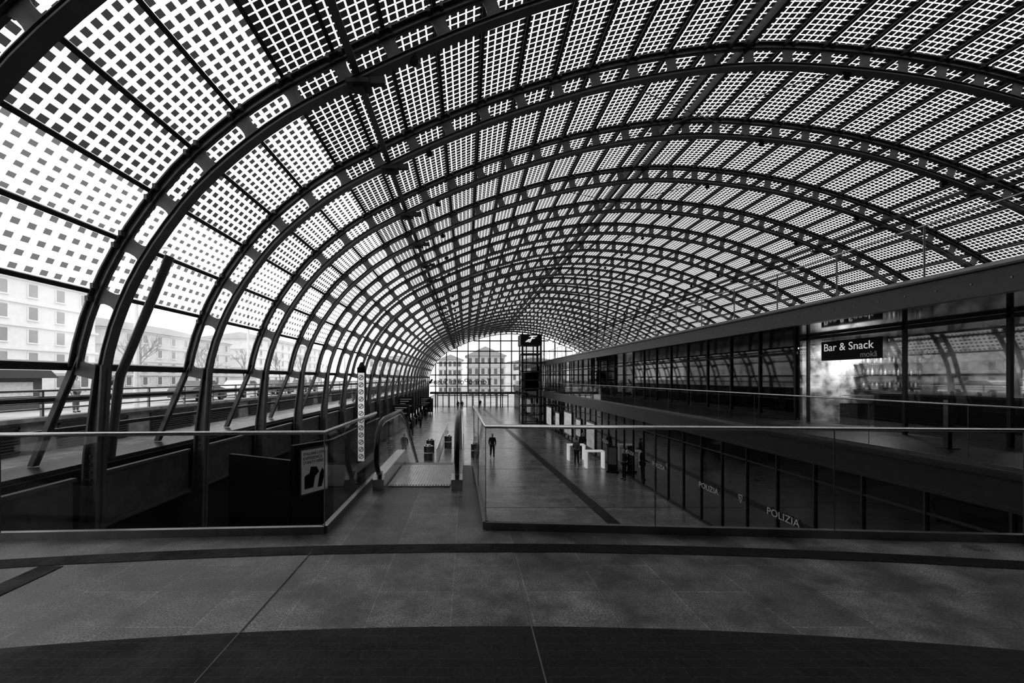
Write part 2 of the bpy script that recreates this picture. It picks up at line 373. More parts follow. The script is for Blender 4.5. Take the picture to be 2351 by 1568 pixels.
v.box(-.03,0,-1.2,1.2,-.62,-.57); v.box(-.03,0,-1.2,1.2,-.05,0); v.box(-.03,0,-1.2,-1.15,-.62,0); v.box(-.03,0,1.15,1.2,-.62,0)
for k in range(7): v.prism([(-.02,-.55+k*.072),(.05,-.59+k*.072),(.05,-.57+k*.072),(-.02,-.53+k*.072)],'y',-1.16,1.16)
lo=emit(v,'louvre_vent',STEEL2,origin=(0,0,0)); lo.location=(-10.85,6,-1.2); tag(lo,'dark slatted louvre vent set in concrete parapet','vent','parapet louvre vents')
for k in range(1,16): 
    o=lo.copy(); col.objects.link(o); o.location=(-10.85,6+3.4*k,-1.2)
e=empty('street_railing',(-11,40,-1)); 
for z in (-.5,-.65,-.8): b=B(); b.tube([(-11,-3,z),(-11,90,z)],.025,6); emit(b,'rail',SSD,e,(-11,40,-1))
b=B(); b.tube([(-11,-3,-.33),(-11,90,-.33)],.035,6); emit(b,'top_rail',SSD,e,(-11,40,-1))
b=B(); b.box(-11.03,-10.97,-.03,.03,-1,-.33); po=emit(b,'post',SSD,e,(-11,0,-1)); po.location=(0,-42,0)
for k in range(1,48):
    o=po.copy(); col.objects.link(o); o.parent=e; o.location=(0,-42+1.9*k,0)
tag(e,'metal railing with horizontal bars along the street parapet','railing')
b=B(); b.box(-9,26,-3.9,-3.6,LZ,9.5); o=emit(b,'wall_light_block',DARK,origin=(8,-3.7,0)); struct(o)  # unseen dark wall added behind the camera to keep light off the foreground
b=B(); b.box(25.2,25.6,-3.5,84.3,LZ,1.6); o=emit(b,'wall_right',DARK,origin=(25.4,40,-2)); struct(o)
# ------------------------------------------------------------------ glass balustrades
def balustrade(name,pts,h,label,mglass=BAL,panel=1.9,post=False,railr=.022,group=None,basem=SSD):
    o0=Vector(pts[0]); e=empty(name,o0); rel=[Vector(p)-o0 for p in pts]
    b=B(); b.tube([p+Vector((0,0,h)) for p in rel],railr,8); emit(b,'handrail',SS,e,smooth=True)
    for a,c in zip(rel[:-1],rel[1:]):
        b=B(); d=(c-a); d.normalize(); n=Vector((-d.y,d.x,0))*.03
        z=Vector((0,0,.08)); b.add([a+n,a-n,c-n,c+n,a+n+z,a-n+z,c-n+z,c+n+z],[(0,3,2,1),(4,5,6,7),(0,1,5,4),(1,2,6,5),(2,3,7,6),(3,0,4,7)])
        emit(b,'base_channel',basem,e)
    for a,c in zip(rel[:-1],rel[1:]):
        L=(c-a).length; n=max(1,round(L/panel)); d=(c-a)/n
        for k in range(n):
            p=a+d*k+d.normalized()*.008; q=a+d*(k+1)-d.normalized()*.008
            z0=Vector((0,0,.07)); z1=Vector((0,0,h-.01)); g=B()
            g.add([p+z0,q+z0,q+z1,p+z1],[(0,1,2,3)])
            emit(g,'glass_panel',mglass,e)
            g=B(); g.tube([p+z0-d.normalized()*.008,p+z1-d.normalized()*.008],.006 if not post else .018,6); emit(g,'joint' if not post else 'post',SSD,e)
    tag(e,label,'balustrade',group); return e
balustrade('glass_balustrade',[(-7.2,4.12,FZ),(-4.6,4.3,FZ),(-1.456,4.48,FZ),(-1.45,7.0,FZ)],1.04,'frameless glass balustrade with slim steel handrail on the landing edge',panel=2.6)
balustrade('glass_balustrade',[(.14,7.8,FZ),(.207,4.61,FZ),(5.43,4.24,FZ),(9.2,4.05,FZ)],1.09,'frameless glass balustrade with slim steel handrail beside the escalator mouth',panel=1.75)
# ------------------------------------------------------------------ mezzanine right
GX=9.3
b=B(); b.box(GX,26,4.0,84.4,FZ-.35,FZ); o=emit(b,'floor_mezzanine',GRAN,origin=(17,44,FZ)); struct(o,'mezzanine walkway slab')
b=B(); b.box(GX-.04,GX+.0,4.1,84.4,-2.28,FZ+.0); b.box(GX-.1,GX-.04,4.1,84.4,FZ-.12,FZ-.02); b.box(GX-.08,GX-.04,4.1,84.4,-2.28,-2.2)
o=emit(b,'trim_5',FASC,origin=(GX,44,-2)); struct(o,'painted steel edge fascia of mezzanine')
balustrade('mezzanine_balustrade',[(GX+.03,4.1,FZ),(GX+.03,84,FZ)],1.1,'long frameless glass balustrade with steel handrail along the mezzanine',BAL,panel=2.0)
b=B(); b.box(GX+.3,25.2,-3.5,84.4,1.62,1.9); o=emit(b,'floor_upper_deck',FASC,origin=(17,44,1.8)); struct(o)
b=B(); b.box(GX+.02,25.2,-3.5,84.4,1.5,1.62); o=emit(b,'ceiling',SOFF,origin=(17,44,1.5)); struct(o,'polished dark soffit over the shops')
b=B(); b.box(GX-.02,GX+.04,-3.5,84.4,1.5,1.95); b.box(GX-.1,GX+.1,-3.5,84.4,1.93,1.97); b.box(GX-.1,GX+.1,-3.5,84.4,1.47,1.51)
o=emit(b,'trim_6',FASC,origin=(GX,44,1.7)); struct(o,'steel channel fascia of the upper deck')
b=B()
for k in range(60): 
    y=5+k*.6; b.tube([(GX-.035,y,1.72),(GX-.01,y,1.72)],.015,8)
o=emit(b,'trim_7',SSD); struct(o,'fascia bolt heads')
balustrade('deck_balustrade',[(GX,-1.6,1.97),(GX,84,1.97)],1.12,'long glass balustrade with slender posts along the upper deck',BALD,panel=2.1,post=True,railr=.018)
e=empty('glazed_shopfront',(GX,40,LZ)); O=(GX,40,LZ)
b=B(); b.box(GX,GX+.04,4,84.3,LZ+.1,-2.28); emit(b,'glazing',MIRR,e,O)
b=B(); b.box(GX-.03,GX+.05,4,84.3,LZ,LZ+.1); emit(b,'sill_rail',STEEL2,e,O)
b=B(); b.box(GX-.03,GX+.05,4,84.3,-2.75,-2.7); emit(b,'transom',STEEL2,e,O)
b=B(); b.box(GX-.05,GX+.02,-.02,.02,LZ,-2.28); mu=emit(b,'mullion',STEEL2,e,(GX,0,LZ)); mu.location=(0,-34,0)
for k in range(1,56):
    o=mu.copy(); col.objects.link(o); o.parent=e; o.location=(0,-34+1.4*k,0)
tag(e,'dark reflective glazed office front below the mezzanine','shopfront')
for ya,z in ((13.4,-4.06),(17.3,-4.2),(21.6,-4.22),(25.3,-4.2),(29.6,-4.2)):
    t=text('POLIZIA',.3,LET,(GX-.055,ya,z-.1),RX,e,'lettering',.002,O); t.scale=(1.22,1,1)
for ya in (14.75,20.1):
    b=B(); zc=-4.08
    sh=[(ya+.1,zc+.13),(ya-.1,zc+.13),(ya-.1,zc),(ya,zc-.15),(ya+.1,zc)]
    b.prism(sh,'x',GX-.012,GX-.008); emit(b,'shield_emblem',LET,e,O)
    b=B(); sh=[(ya+.07,zc+.1),(ya-.07,zc+.1),(ya-.07,zc),(ya,zc-.1),(ya+.07,zc)]; b.prism(sh,'x',GX-.016,GX-.012); emit(b,'shield_inset',DARK,e,O)
    b=B(); b.prism([(ya+.05,zc+.08),(ya+.02,zc),(ya,zc-.06),(ya-.02,zc),(ya-.05,zc+.08),(ya,zc+.03)],'x',GX-.02,GX-.016); emit(b,'shield_mark',LET,e,O)
for i,(ya,yb,z0,z1) in enumerate([(31.2,33.4,-5.3,-3.2),(35,36.6,-4.9,-3.3),(38,41,-5.2,-3.0),(43,45,-5.2,-3.4),(47,50,-5.3,-3.1),(62,66,-5.3,-3),(70,75,-5.3,-3)]):
    e2=empty('illuminated_shop_window',(GX-.07,(ya+yb)/2,z0)); O2=tuple(e2.location)
    b=B(); b.box(GX-.085,GX-.055,ya,yb,z0,z1); emit(b,'frame',STEEL,e2,O2)
    b=B(); b.box(GX-.095,GX-.085,ya+.12,yb-.12,z0+.15,z1-.15); emit(b,'lit_panel',LITP,e2,O2)
    tag(e2,'softly lit shop display window with pale poster','shop window','lower shop windows')
SX=12.5
b=B(); b.box(SX,SX+.05,16.4,84.3,FZ,1.5); e=empty('mezzanine_shopfront',(SX,50,FZ)); O=(SX,50,FZ)
emit(b,'glazing',MIRR,e,O)
b=B(); b.box(SX-.06,SX,-.04,.04,FZ,1.5); mu=emit(b,'mullion',STEEL2,e,(SX,0,FZ)); mu.location=(0,-33.5,0)
for k in range(1,34):
    o=mu.copy(); col.objects.link(o); o.parent=e; o.location=(0,-33.5+2*k,0)
b=B(); b.box(SX-.04,SX,16.4,84.3,.9,1.0); emit(b,'transom',STEEL2,e,O); b=B(); b.box(SX-.04,SX,16.4,84.3,FZ,FZ+.12); emit(b,'sill_rail',STEEL2,e,O)
tag(e,'dark reflective glazed shopfront along the mezzanine','shopfront')
# bar
e=empty('bar_shopfront',(SX,12,FZ)); O=(SX,12,FZ)
b=B(); b.add([(SX,4,FZ),(SX,16.3,FZ),(SX,16.3,1.5),(SX,4,1.5)],[(0,1,2,3)]); emit(b,'glazing',glass('bar_glass',.65,.28,.6),e,O)
for y in (6,8,10,12.4,15.9): 
    b=B(); b.box(SX-.05,SX+.03,y-.04,y+.04,FZ,1.5); emit(b,'mullion',STEEL2,e,O)
b=B(); b.box(SX-.05,SX+.03,4,16.3,1.38,1.49); emit(b,'head_rail',STEEL2,e,O)
tag(e,'clear glazed front of a snack bar','shopfront')
e=empty('bar_sign',(SX-.08,14.1,.95)); O=tuple(e.location)
b=B(); b.box(SX-.1,SX-.06,13.0,15.2,.6,1.25); emit(b,'sign_panel',DARK,e,O)
t=text('Bar & Snack',.36,WLIT,(SX-.11,15.1,.92),RX,e,'lettering',.002,O); t.scale=(1.06,1,1)
text('mok\u00e3',.26,LET,(SX-.11,13.7,.66),RX,e,'lettering',.002,O)
tag(e,'black hanging sign reading Bar & Snack in white','shop sign')
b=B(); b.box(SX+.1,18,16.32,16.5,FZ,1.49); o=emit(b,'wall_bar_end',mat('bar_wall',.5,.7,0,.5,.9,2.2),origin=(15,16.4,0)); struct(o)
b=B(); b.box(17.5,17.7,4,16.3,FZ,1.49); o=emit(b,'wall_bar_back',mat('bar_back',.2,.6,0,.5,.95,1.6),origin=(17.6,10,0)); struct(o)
e=empty('bar_counter',(13.7,11.7,FZ)); O=tuple(e.location)
b=B(); b.box(13.4,14.0,9,14.3,FZ,-.55); emit(b,'body',DARK,e,O); b=B(); b.box(13.3,14.1,8.9,14.4,-.55,-.48); emit(b,'worktop',FASC,e,O)
tag(e,'long dark bar counter','counter')
e=empty('display_case',(14.2,15.2,FZ)); O=tuple(e.location)
b=B(); b.box(13.3,15,14.8,15.5,FZ,-.9); emit(b,'body',STEEL,e,O)
b=B(); b.prism([(14.8,-.9),(15.5,-.9),(15.5,-.2),(15.1,-.2)],'x',13.3,15); emit(b,'glass_hood',CLEAR,e,O)
b=B(); b.box(13.35,14.95,14.95,15.45,-.62,-.6); emit(b,'tray',SS,e,O); tag(e,'glass fronted pastry display case','display case')
for k in range(10):
    b=B(); b.tube([(0,0,0),(0,0,.1),(0,0,.12)],[.04,.06,.06],10); o=emit(b,'cup',WHITE,smooth=True); o.location=(13.6+.2*(k%2),9.3+k*.48,-.48); tag(o,'white cup standing on the bar counter','cup','bar cups')
bt=B(); bt.tube([(0,0,0),(0,0,.16),(0,0,.2),(0,0,.28)],[.035,.035,.013,.013],10)
BOT=[mat('bottle_a',.5,.2),mat('bottle_b',.1,.2),mat('bottle_c',.25,.3)]
for r in range(3):
    zz=-.35+.45*r
    e=empty('wall_shelf',(15.6,16.1,zz)); b=B(); b.box(-1.1,1.3,-.2,.18,-.02,0); emit(b,'board',SSD,e)
    for x in (-.9,1.1): b=B(); b.box(x-.02,x+.02,-.15,.18,-.1,-.02); emit(b,'bracket',STEEL,e)
    tag(e,'steel wall shelf holding bottles','shelf','bar shelves')
    for k in range(14):
        o=emit(bt,'bottle',BOT[(k*7+r)%3],smooth=True)
        o.location=(14.65+k*.16,16.05,zz+.001); o.scale=(1,1,.8+.3*random.random()); tag(o,'small bottle standing on a bar shelf','bottle','bar bottles')
def tall_fridge(x,y):
    e=empty('drinks_fridge',(x,y,FZ)); b=B(); b.box(-.35,.35,-.35,.35,0,2.0); emit(b,'body',STEEL,e); b=B(); b.box(-.36,-.35,-.3,.3,.2,1.85); emit(b,'lit_door',LITP,e)
    for k in range(4):
        b=B(); b.box(-.38,-.36,-.3,.3,.55+k*.33,.57+k*.33); emit(b,'shelf',STEEL2,e)
    tag(e,'tall drinks fridge with bright glass door','fridge','bar fridges')
for y in (9,10,11.4,12.8): tall_fridge(17.1,y)
e=empty('wall_clock',(17.2,16.3,.9)); b=B(); b.tube([(0,0,0),(0,-.05,0)],.2,24); emit(b,'case',STEEL,e); b=B(); b.tube([(0,-.05,0),(0,-.06,0)],.17,24); emit(b,'dial',WHITE,e)
b=B(); b.box(-.01,.01,-.07,-.06,0,.13); emit(b,'hand',BLACK,e); b=B(); b.box(0,.1,-.07,-.06,-.01,.01); emit(b,'hand',BLACK,e); tag(e,'round white wall clock with dark rim','clock')
for (x,y,en) in ((14.2,15.2,150),(15.8,12,50),(15.5,9.5,50)):
    la=D.lights.new('bar_lamp','AREA'); la.energy=en; la.size=.5; lo2=D.objects.new('bar_downlight',la); col.objects.link(lo2); lo2.location=(x,y,1.42); tag(lo2,'ceiling downlight inside the snack bar','lamp','bar downlights')
for y in (9.9,8.2):  # pale uprights modelled in place of bright vertical reflections
    b=B(); b.prism([(10.9,FZ),(11.0,FZ),(10.95,-.5),(10.9,-.5)],'y',y-.05,y+.05); b.box(10.8,11.1,y-.12,y+.12,FZ,FZ+.02)
    o=emit(b,'reflection_upright',SSD,origin=(10.95,y,FZ)); tag(o,'short pale steel upright standing in for a bright vertical reflection','post','reflection uprights')
# ------------------------------------------------------------------ lift tower
TX0,TX1,TY=6.7,9.15,52.5
e=empty('lift_tower',(7.9,54,LZ)); O=tuple(e.location)
for x in (TX0,TX1-.22):
    for y in (TY,TY+2.6): b=B(); b.box(x,x+.22,y,y+.22,LZ,4.2); emit(b,'column',STEEL2,e,O)
for z in [LZ+.1+1.05*k for k in range(9)]: 
    b=B(); b.box(TX0,TX1,TY,TY+.15,z,z+.14); b.box(TX0,TX1,TY+2.6,TY+2.75,z,z+.14); b.box(TX0,TX0+.15,TY,TY+2.8,z,z+.14); b.box(TX1-.15,TX1,TY,TY+2.8,z,z+.14)
    emit(b,'ring_beam',STEEL2,e,O)
b=B(); b.box(TX0+.1,TX1-.1,TY+.06,TY+.08,LZ,4.2); b.box(TX0+.05,TX0+.07,TY,TY+2.8,LZ,4.2); emit(b,'glazing',glass('lift_glass',.7,.08,.4),e,O)
b=B(); b.box(TX0+.5,TX1-.5,TY+.6,TY+2.2,-1.6,.7); emit(b,'lift_car',DARK,e,O)
b=B(); b.box(TX0+.7,TX0+.8,TY+1.2,TY+1.4,LZ,4); emit(b,'guide_rail',DARK,e,O)
b=B(); b.box(TX0-.1,TX1-.0,TY-.05,TY+2.9,4.0,5.3); emit(b,'sign_box',DARK,e,O)
b=B(); y0,y1=TY-.08,TY-.05; cx=7.85
b.prism([(cx-.75,4.35),(cx-.35,4.35),(cx-.05,4.7),(cx-.35,4.7)],'y',y0,y1)
b.prism([(cx-.3,4.3),(cx-.12,4.3),(cx+.25,5.0),(cx+.07,5.0)],'y',y0,y1)
b.prism([(cx-.3,4.95),(cx-.1,5.12),(cx+.75,5.12),(cx+.6,4.95)],'y',y0,y1)
b.prism([(cx-.1,4.72),(cx+.0,4.84),(cx+.5,4.84),(cx+.35,4.72)],'y',y0,y1)
emit(b,'rail_emblem',WLIT,e,O)
tag(e,'dark steel framed glass lift tower with emblem box','lift tower')
# ------------------------------------------------------------------ end wall
EY=84.45
top=[(p.x,p.y) for p in [P(s,.3) for s in rng(0,LEN,.8)]]
poly=[(-7.6,LZ)]+top+[(25.2,LZ)]
me=B(); me.prism(poly,'y',EY,EY+.02)
o=emit(me,'window_end',CLEAR,origin=(8,EY,0)); struct(o,'large glazed end wall')
b=B(); x=-5.9; k=0
while x<25:
    zt=z_at_x(x,.3); b.box(x-.1,x+.1,EY-.25,EY,LZ if k%2==0 else -2.9,zt); x+=2.1; k+=1
for z,h_ in ((-2.95,.14),(-1.55,.08),(.6,.1),(2.9,.1),(5.2,.1),(7.2,.1)):
    xa=[p for p in dense if p.y>max(z,.1)]; b.box(xa[0].x,xa[-1].x,EY-.25,EY,z-h_,z+h_)
o=emit(b,'trim_8',STEEL2,origin=(8,EY,0)); struct(o,'steel mullion grid of end wall')
b=B(); b.box(-7,16,EY+.1,EY+3,-2.95,-2.7); o=emit(b,'entrance_canopy',STEEL2,origin=(4,EY,-2.9)); tag(o,'flat dark entrance canopy over the doors','canopy')
n=0
for x in (-5.5,-3.2,-.9,1.4,3.7,6.0):
    n+=1; b=B(); 
    for a in (x,x+1.05,x+2.1): b.box(a-.08,a+.08,EY-.35,EY-.26,LZ,-2.95)
    b.box(x,x+2.1,EY-.35,EY-.26,-3.4,-3.25)
    o=emit(b,'door_%d'%n,STEEL2,origin=(x,EY,LZ)); struct(o,'glazed entrance door frame')
e=empty('station_name_sign',(-1,EY+.3,-.9)); O=tuple(e.location)
text('TorinoPorta Susa',1.6,DARK,(5.0,EY+.3,-1.2),RM,e,'lettering',.04,O)
b=B(); b.prism([(-7.3,-1.1),(-6.9,-1.1),(-6.4,-.2),(-6.8,-.2)],'y',EY+.25,EY+.35); emit(b,'emblem',DARK,e,O)
b=B(); b.box(-6.3,5,EY+.26,EY+.32,-1.33,-1.25); emit(b,'support_rail',DARK,e,O)
tag(e,'large dark station name letters seen from behind on the glazed wall','station sign')
# ------------------------------------------------------------------ escalator
e=empty('escalator',(-.66,6.5,FZ)); O=tuple(e.location)
for X in (-1.25,-.13):
    hp=[(6.5,-1.42),(6.22,-1.36),(6.08,-1.18),(6.06,-.98),(6.16,-.78),(6.38,-.66),(6.7,-.62),(8.2,-.62),(8.6,-.72),(9.2,-1.0),(15.2,-4.55),(15.6,-4.68),(17,-4.7),(17.4,-4.8),(17.5,-5.0),(17.4,-5.3),(17,-5.4)]
    b=B(); b.tube([(X,y,z) for y,z in hp],.035,8); emit(b,'handrail',BLACK,e,O,True)
    b=B(); b.tube([(X,y,z-.055) for y,z in hp[4:12]],.018,6); emit(b,'rail_profile',SS,e,O,True)
    g=B(); pts=hp[1:16]; low=[(17.3,LZ+.1),(15.3,LZ+.1),(8.3,FZ+.05),(6.3,FZ+.05)]
    g.add([(X,y,z) for y,z in pts+low],[tuple(range(len(pts)+4))]); emit(g,'glass_panel',ESG,e,O)
    g=B(); g.prism([(6.2,FZ),(8.4,FZ),(15.3,LZ+.0),(17.3,LZ),(17.3,LZ+.25),(15.3,LZ+.27),(8.4,FZ+.22),(6.3,FZ+.22),(6.2,FZ+.15)],'x',X-.08,X+.08); emit(g,'skirt',SS,e,O)
b=B(); b.box(-1.15,-.23,6.4,7.95,FZ-.05,FZ+.015)
for k in range(22): x=-1.13+k*.042; b.box(x,x+.018,6.45,7.9,FZ+.015,FZ+.022)
emit(b,'comb_plate',SS,e,O)
b=B(); b.box(-1.15,-.23,-.2,.2,-.2,0); stp=emit(b,'step',SSD,e,(-.66,0,0))
for k in range(18):
    o=stp if k==0 else stp.copy()
    if k: col.objects.link(o); o.parent=e
    o.location=(0,8.15+.4*k-6.5,-.02-.231*k)
b=B(); b.prism([(8.0,FZ-.25),(14.9,LZ-.0),(14.0,LZ),(8.0,FZ-1.0)],'x',-1.3,-.05); emit(b,'truss',STEEL2,e,O)
tag(e,'escalator going down with glass sides and black handrails','escalator')
for xa in (-1.9,-.25):
    balustrade('stairwell_balustrade',[(xa,28,LZ),(xa,46,LZ)],1.05,'glass balustrade around a stairwell on the lower concourse',panel=3,railr=.05)
# pictogram post
e=empty('pictogram_post',(-1.58,6.6,FZ))
b=B(); b.box(-.06,.06,-.04,.04,0,1.76); emit(b,'post',DARK,e); b=B(); b.box(-.08,.08,-.06,.06,0,.02); emit(b,'foot_plate',DARK,e); b=B(); b.tube([(0,-.0,1.76),(0,0,1.84)],[.06,.02],10); emit(b,'cap',DARK,e)
b=B(); b.box(-.048,.048,-.045,-.04,.35,1.68); emit(b,'sticker_strip',WLIT,e)  # emissive, so the strip reads white where little light falls
for k in range(12):
    z=.42+k*.108; b=B(); b.tube([(0,-.045,z),(0,-.049,z)],.038,14); pi=emit(b,'pictogram',DARK,e)
    b=B(); b.tube([(0,-.049,z),(0,-.052,z)],.028,14); emit(b,'pictogram_disc',WLIT,e); b=B(); b.prism([(-.022,z-.016),(-.014,z-.024),(.022,z+.016),(.014,z+.024)],'y',-.056,-.052); emit(b,'pictogram_bar',DARK,e)
tag(e,'slim black post carrying a strip of round safety pictograms','sign post')
e=empty('partition_wall',(-3.6,13,LZ)); O=tuple(e.location)
b=B(); b.prism([(-4.05,10.05),(-3.95,10.0),(-3.35,11.0),(-3.35,17),(-3.45,17),(-3.45,11.05)],'z',LZ,-1.55); emit(b,'panel',DARK,e,O)
b=B(); b.prism([(-5.9,11.0),(-4.0,10.1),(-4.05,10.02),(-5.95,10.92)],'z',LZ,-1.9); emit(b,'end_panel',DARK,e,O)
tag(e,'black clad partition wall beside the landing','partition')
d=Vector((.6,1.0,0)).normalized(); e=empty('poster',(-3.7,10.47,-2.2)); e.rotation_euler=(0,0,math.atan2(d.y,d.x))
b=B(); b.box(-.42,.42,-.09,-.03,-.55,.55); emit(b,'frame',SSD,e); b=B(); b.box(-.38,.38,-.1,-.09,-.51,.51); emit(b,'sheet',mat('poster_paper',.4,.6,0,.5,.1,6,.05),e)
t=text('ITALIAN LOVE\nEXPERIENCE\nSTARTS HERE',.1,DARK,(-.34,-.102,.38),(math.pi/2,0,0),e,'lettering',.002)
b=B(); b.prism([(-.3,-.4),(-.05,-.4),(.0,-.15),(.12,-.05),(.05,.08),(-.12,.1),(-.16,-.05),(-.3,-.1)],'y',-.104,-.1); b.prism([(.08,-.42),(.2,-.42),(.3,-.1),(.22,.02),(.14,-.1)],'y',-.104,-.1); emit(b,'artwork',DARK,e)
tag(e,'pale advertising poster with dark artwork in a metal frame','poster')
# ------------------------------------------------------------------ people
def skinmesh(name,V,E,R,m,sub=1):
    me=D.meshes.new(name); me.from_pydata(V,E,[]); o=D.objects.new(name,me); col.objects.link(o)
    o.modifiers.new('s','SKIN')
    lay=me.skin_vertices[0].data
    for i,r in enumerate(R): lay[i].radius=(r,r) if not isinstance(r,tuple) else r; lay[i].use_root=(i==0)
    ss=o.modifiers.new('u','SUBSURF'); ss.levels=sub; ss.render_levels=sub
    C.view_layer.update(); r=D.meshes.new_from_object(o.evaluated_get(C.evaluated_depsgraph_get())); D.objects.remove(o)
    r.materials.clear(); r.materials.append(m)
    for p in r.polygons: p.use_smooth=True
    return r
def pose_data(kind):
    J=dict(pelvis=(0,0,.95),waist=(0,0,1.12),chest=(0,0,1.32),nb=(0,0,1.47),neck=(0,.01,1.53),jaw=(0,.03,1.59),head=(0,.02,1.66),crown=(0,.01,1.73))
    for sgn,n in ((-1,'l'),(1,'r')):
        J['hip'+n]=(sgn*.09,0,.9); J['sh'+n]=(sgn*.17,0,1.41)
    if kind=='walk':
        J.update(kneel=(-.1,.16,.52),ankl=(-.1,.2,.1),toel=(-.11,.35,.06),kneer=(.1,-.02,.5),ankr=(.1,-.25,.16),toer=(.11,-.12,.05),
            ell=(-.23,-.12,1.16),wrl=(-.24,-.1,.92),elr=(.23,.02,1.15),wrr=(.22,.2,.98))
    else:
        J.update(kneel=(-.1,.02,.5),ankl=(-.11,0,.09),toel=(-.13,.14,.04),kneer=(.1,.02,.5),ankr=(.12,.03,.09),toer=(.15,.17,.04),
            ell=(-.24,-.03,1.15),wrl=(-.2,.2,1.05),elr=(.24,-.02,1.15),wrr=(.25,.05,.9))
    return J
BODY={};CLO={}
def make_person(kind,top,bot,label,loc,rot,scale=1,hairm=HAIR,group=None):
    key=(kind,top.name,bot.name); J=pose_data(kind)
    V=[];E=[];R=[];idx={}
    def a(n,p,r,par=None):
        idx[n]=len(V); V.append(p); R.append(r)
        if par: E.append((idx[par],idx[n]))
    if kind not in BODY:
        a('p',J['pelvis'],(.13,.1)); a('w',J['waist'],(.12,.09),'p'); a('c',J['chest'],(.14,.1),'w'); a('nb',J['nb'],.07,'c'); a('n',J['neck'],.052,'nb'); a('j',J['jaw'],(.065,.07),'n'); a('h',J['head'],(.078,.092),'j'); a('cr',J['crown'],(.055,.065),'h')
        a('nose',(0,.125,1.64),.012,'h')
        for n in 'lr':
            s=-1 if n=='l' else 1
            a('ear'+n,(s*.085,.01,1.65),.015,'h')
            a('sh'+n,J['sh'+n],.06,'c'); a('el'+n,J['el'+n],.042,'sh'+n); a('wr'+n,J['wr'+n],.028,'el'+n)
            w_=Vector(J['wr'+n]); d=(w_-Vector(J['el'+n])).normalized(); lat=Vector((0,1,0)); lat=(lat-d*lat.dot(d)).normalized()
            pm=w_+d*.07; a('pm'+n,tuple(pm),(.034,.02),'wr'+n)
            for k,(o_,l_) in enumerate(((-.03,.06),(-.01,.075),(.01,.08),(.03,.07))):
                f1=pm+d*.035+lat*o_; f2=f1+d*l_*.6; f3=f2+d*l_*.35+Vector((-s*.012,0,0))
                a('f%d%s'%(k,n),tuple(f1),.009,'pm'+n); a('g%d%s'%(k,n),tuple(f2),.008,'f%d%s'%(k,n)); a('h%d%s'%(k,n),tuple(f3),.007,'g%d%s'%(k,n))
            t1=w_+d*.035+lat*.04; a('t'+n,tuple(t1),.01,'wr'+n); a('tt'+n,tuple(t1+d*.045+lat*.01),.008,'t'+n)
            a('hp'+n,J['hip'+n],.08,'p'); a('kn'+n,J['knee'+n],.055,'hp'+n); a('an'+n,J['ank'+n],.038,'kn'+n); a('to'+n,J['toe'+n],.035,'an'+n)
        BODY[kind]=skinmesh('person_body',V,E,R,SKINM)
    o=D.objects.new('person',BODY[kind]); col.objects.link(o); o.location=loc; o.rotation_euler=(0,0,rot); o.scale=(scale,)*3
    if key not in CLO:
        V=[];E=[];R=[];idx={}
        a('p',(0,0,.9),(.155,.125)); a('w',J['waist'],(.145,.115),'p'); a('c',J['chest'],(.165,.125),'w'); a('nb',J['nb'],.085,'c')
        for n in 'lr': a('sh'+n,J['sh'+n],.075,'c'); a('el'+n,J['el'+n],.056,'sh'+n); a('wr'+n,J['wr'+n],.042,'el'+n)
        j=skinmesh('jacket',V,E,R,top)
        V=[];E=[];R=[];idx={}
        a('p',J['pelvis'],(.14,.115))
        for n in 'lr': a('hp'+n,J['hip'+n],.098,'p'); a('kn'+n,J['knee'+n],.07,'hp'+n); a('an'+n,J['ank'+n],.052,'kn'+n)
        t_=skinmesh('trousers',V,E,R,bot)
        hm=skinmesh('hair',[(0,-.02,1.62),(0,-.015,1.69),(0,0,1.745)],[(0,1),(1,2)],[(.075,.085),(.088,.1),(.065,.075)],hairm)
        sh={}
        for n in 'lr':
            A=Vector(J['ank'+n]); Tt=Vector(J['toe'+n]); sh[n]=skinmesh('shoe',[tuple(A+Vector((0,-.05,-.045))),tuple(A+Vector((0,0,-.04))),tuple(Tt)],[(0,1),(1,2)],[.04,.046,.04],BLACK)
        CLO[key]=(j,t_,hm,sh['l'],sh['r'])
    for me_,nm in zip(CLO[key],('jacket','trousers','hair','shoe','shoe')):
        c=D.objects.new(nm,me_); col.objects.link(c); c.parent=o
    tag(o,label,'person',group); return o
make_person('walk',CLOTHD,CLOTHD,'person in dark jacket and trousers walking across the concourse',(1.85,30.7,LZ),math.pi,1.0)
make_person('stand',CLOTHD,CLOTHD,'person in dark coat standing near the escalator',(-5.05,29.2,LZ),-.6,1.05)
make_person('stand',CLOTHM,CLOTHD,'person in grey jacket standing at a high table',(7.2,28.4,LZ),-.8)
make_person('stand',CLOTHD,CLOTHD,'person in black jacket standing behind a high table',(8.35,31.2,LZ),2.6)
make_person('stand',CLOTHD,CLOTHD,'person in black clothes standing by the glazed office front',(8.8,24.2,LZ),1.6)
make_person('walk',CLOTHD,CLOTHD,'person in dark clothes standing close to the entrance doors',(-1.4,76,LZ),0)
make_person('stand',CLOTHD,CLOTHD,'person in dark clothes waiting close to the entrance doors',(-.7,76.4,LZ),0)
make_person('walk',CLOTHD,CLOTHM,'person in dark jacket leaving through the entrance',(2.6,80,LZ),0)
make_person('stand',CLOTHM,CLOTHD,'person standing among the ticket machines',(-5.2,50,LZ),1.2)
make_person('walk',CLOTHD,CLOTHD,'person walking past the ticket machines',(-5.4,58.5,LZ),0)
make_person('stand',CLOTHL,CLOTHM,'person in pale jacket standing on the street',(-18.2,20.3,FZ),-1.5)
make_person('walk',CLOTHD,CLOTHD,'person in dark clothes walking on the street',(-20.5,25.5,FZ),.2)
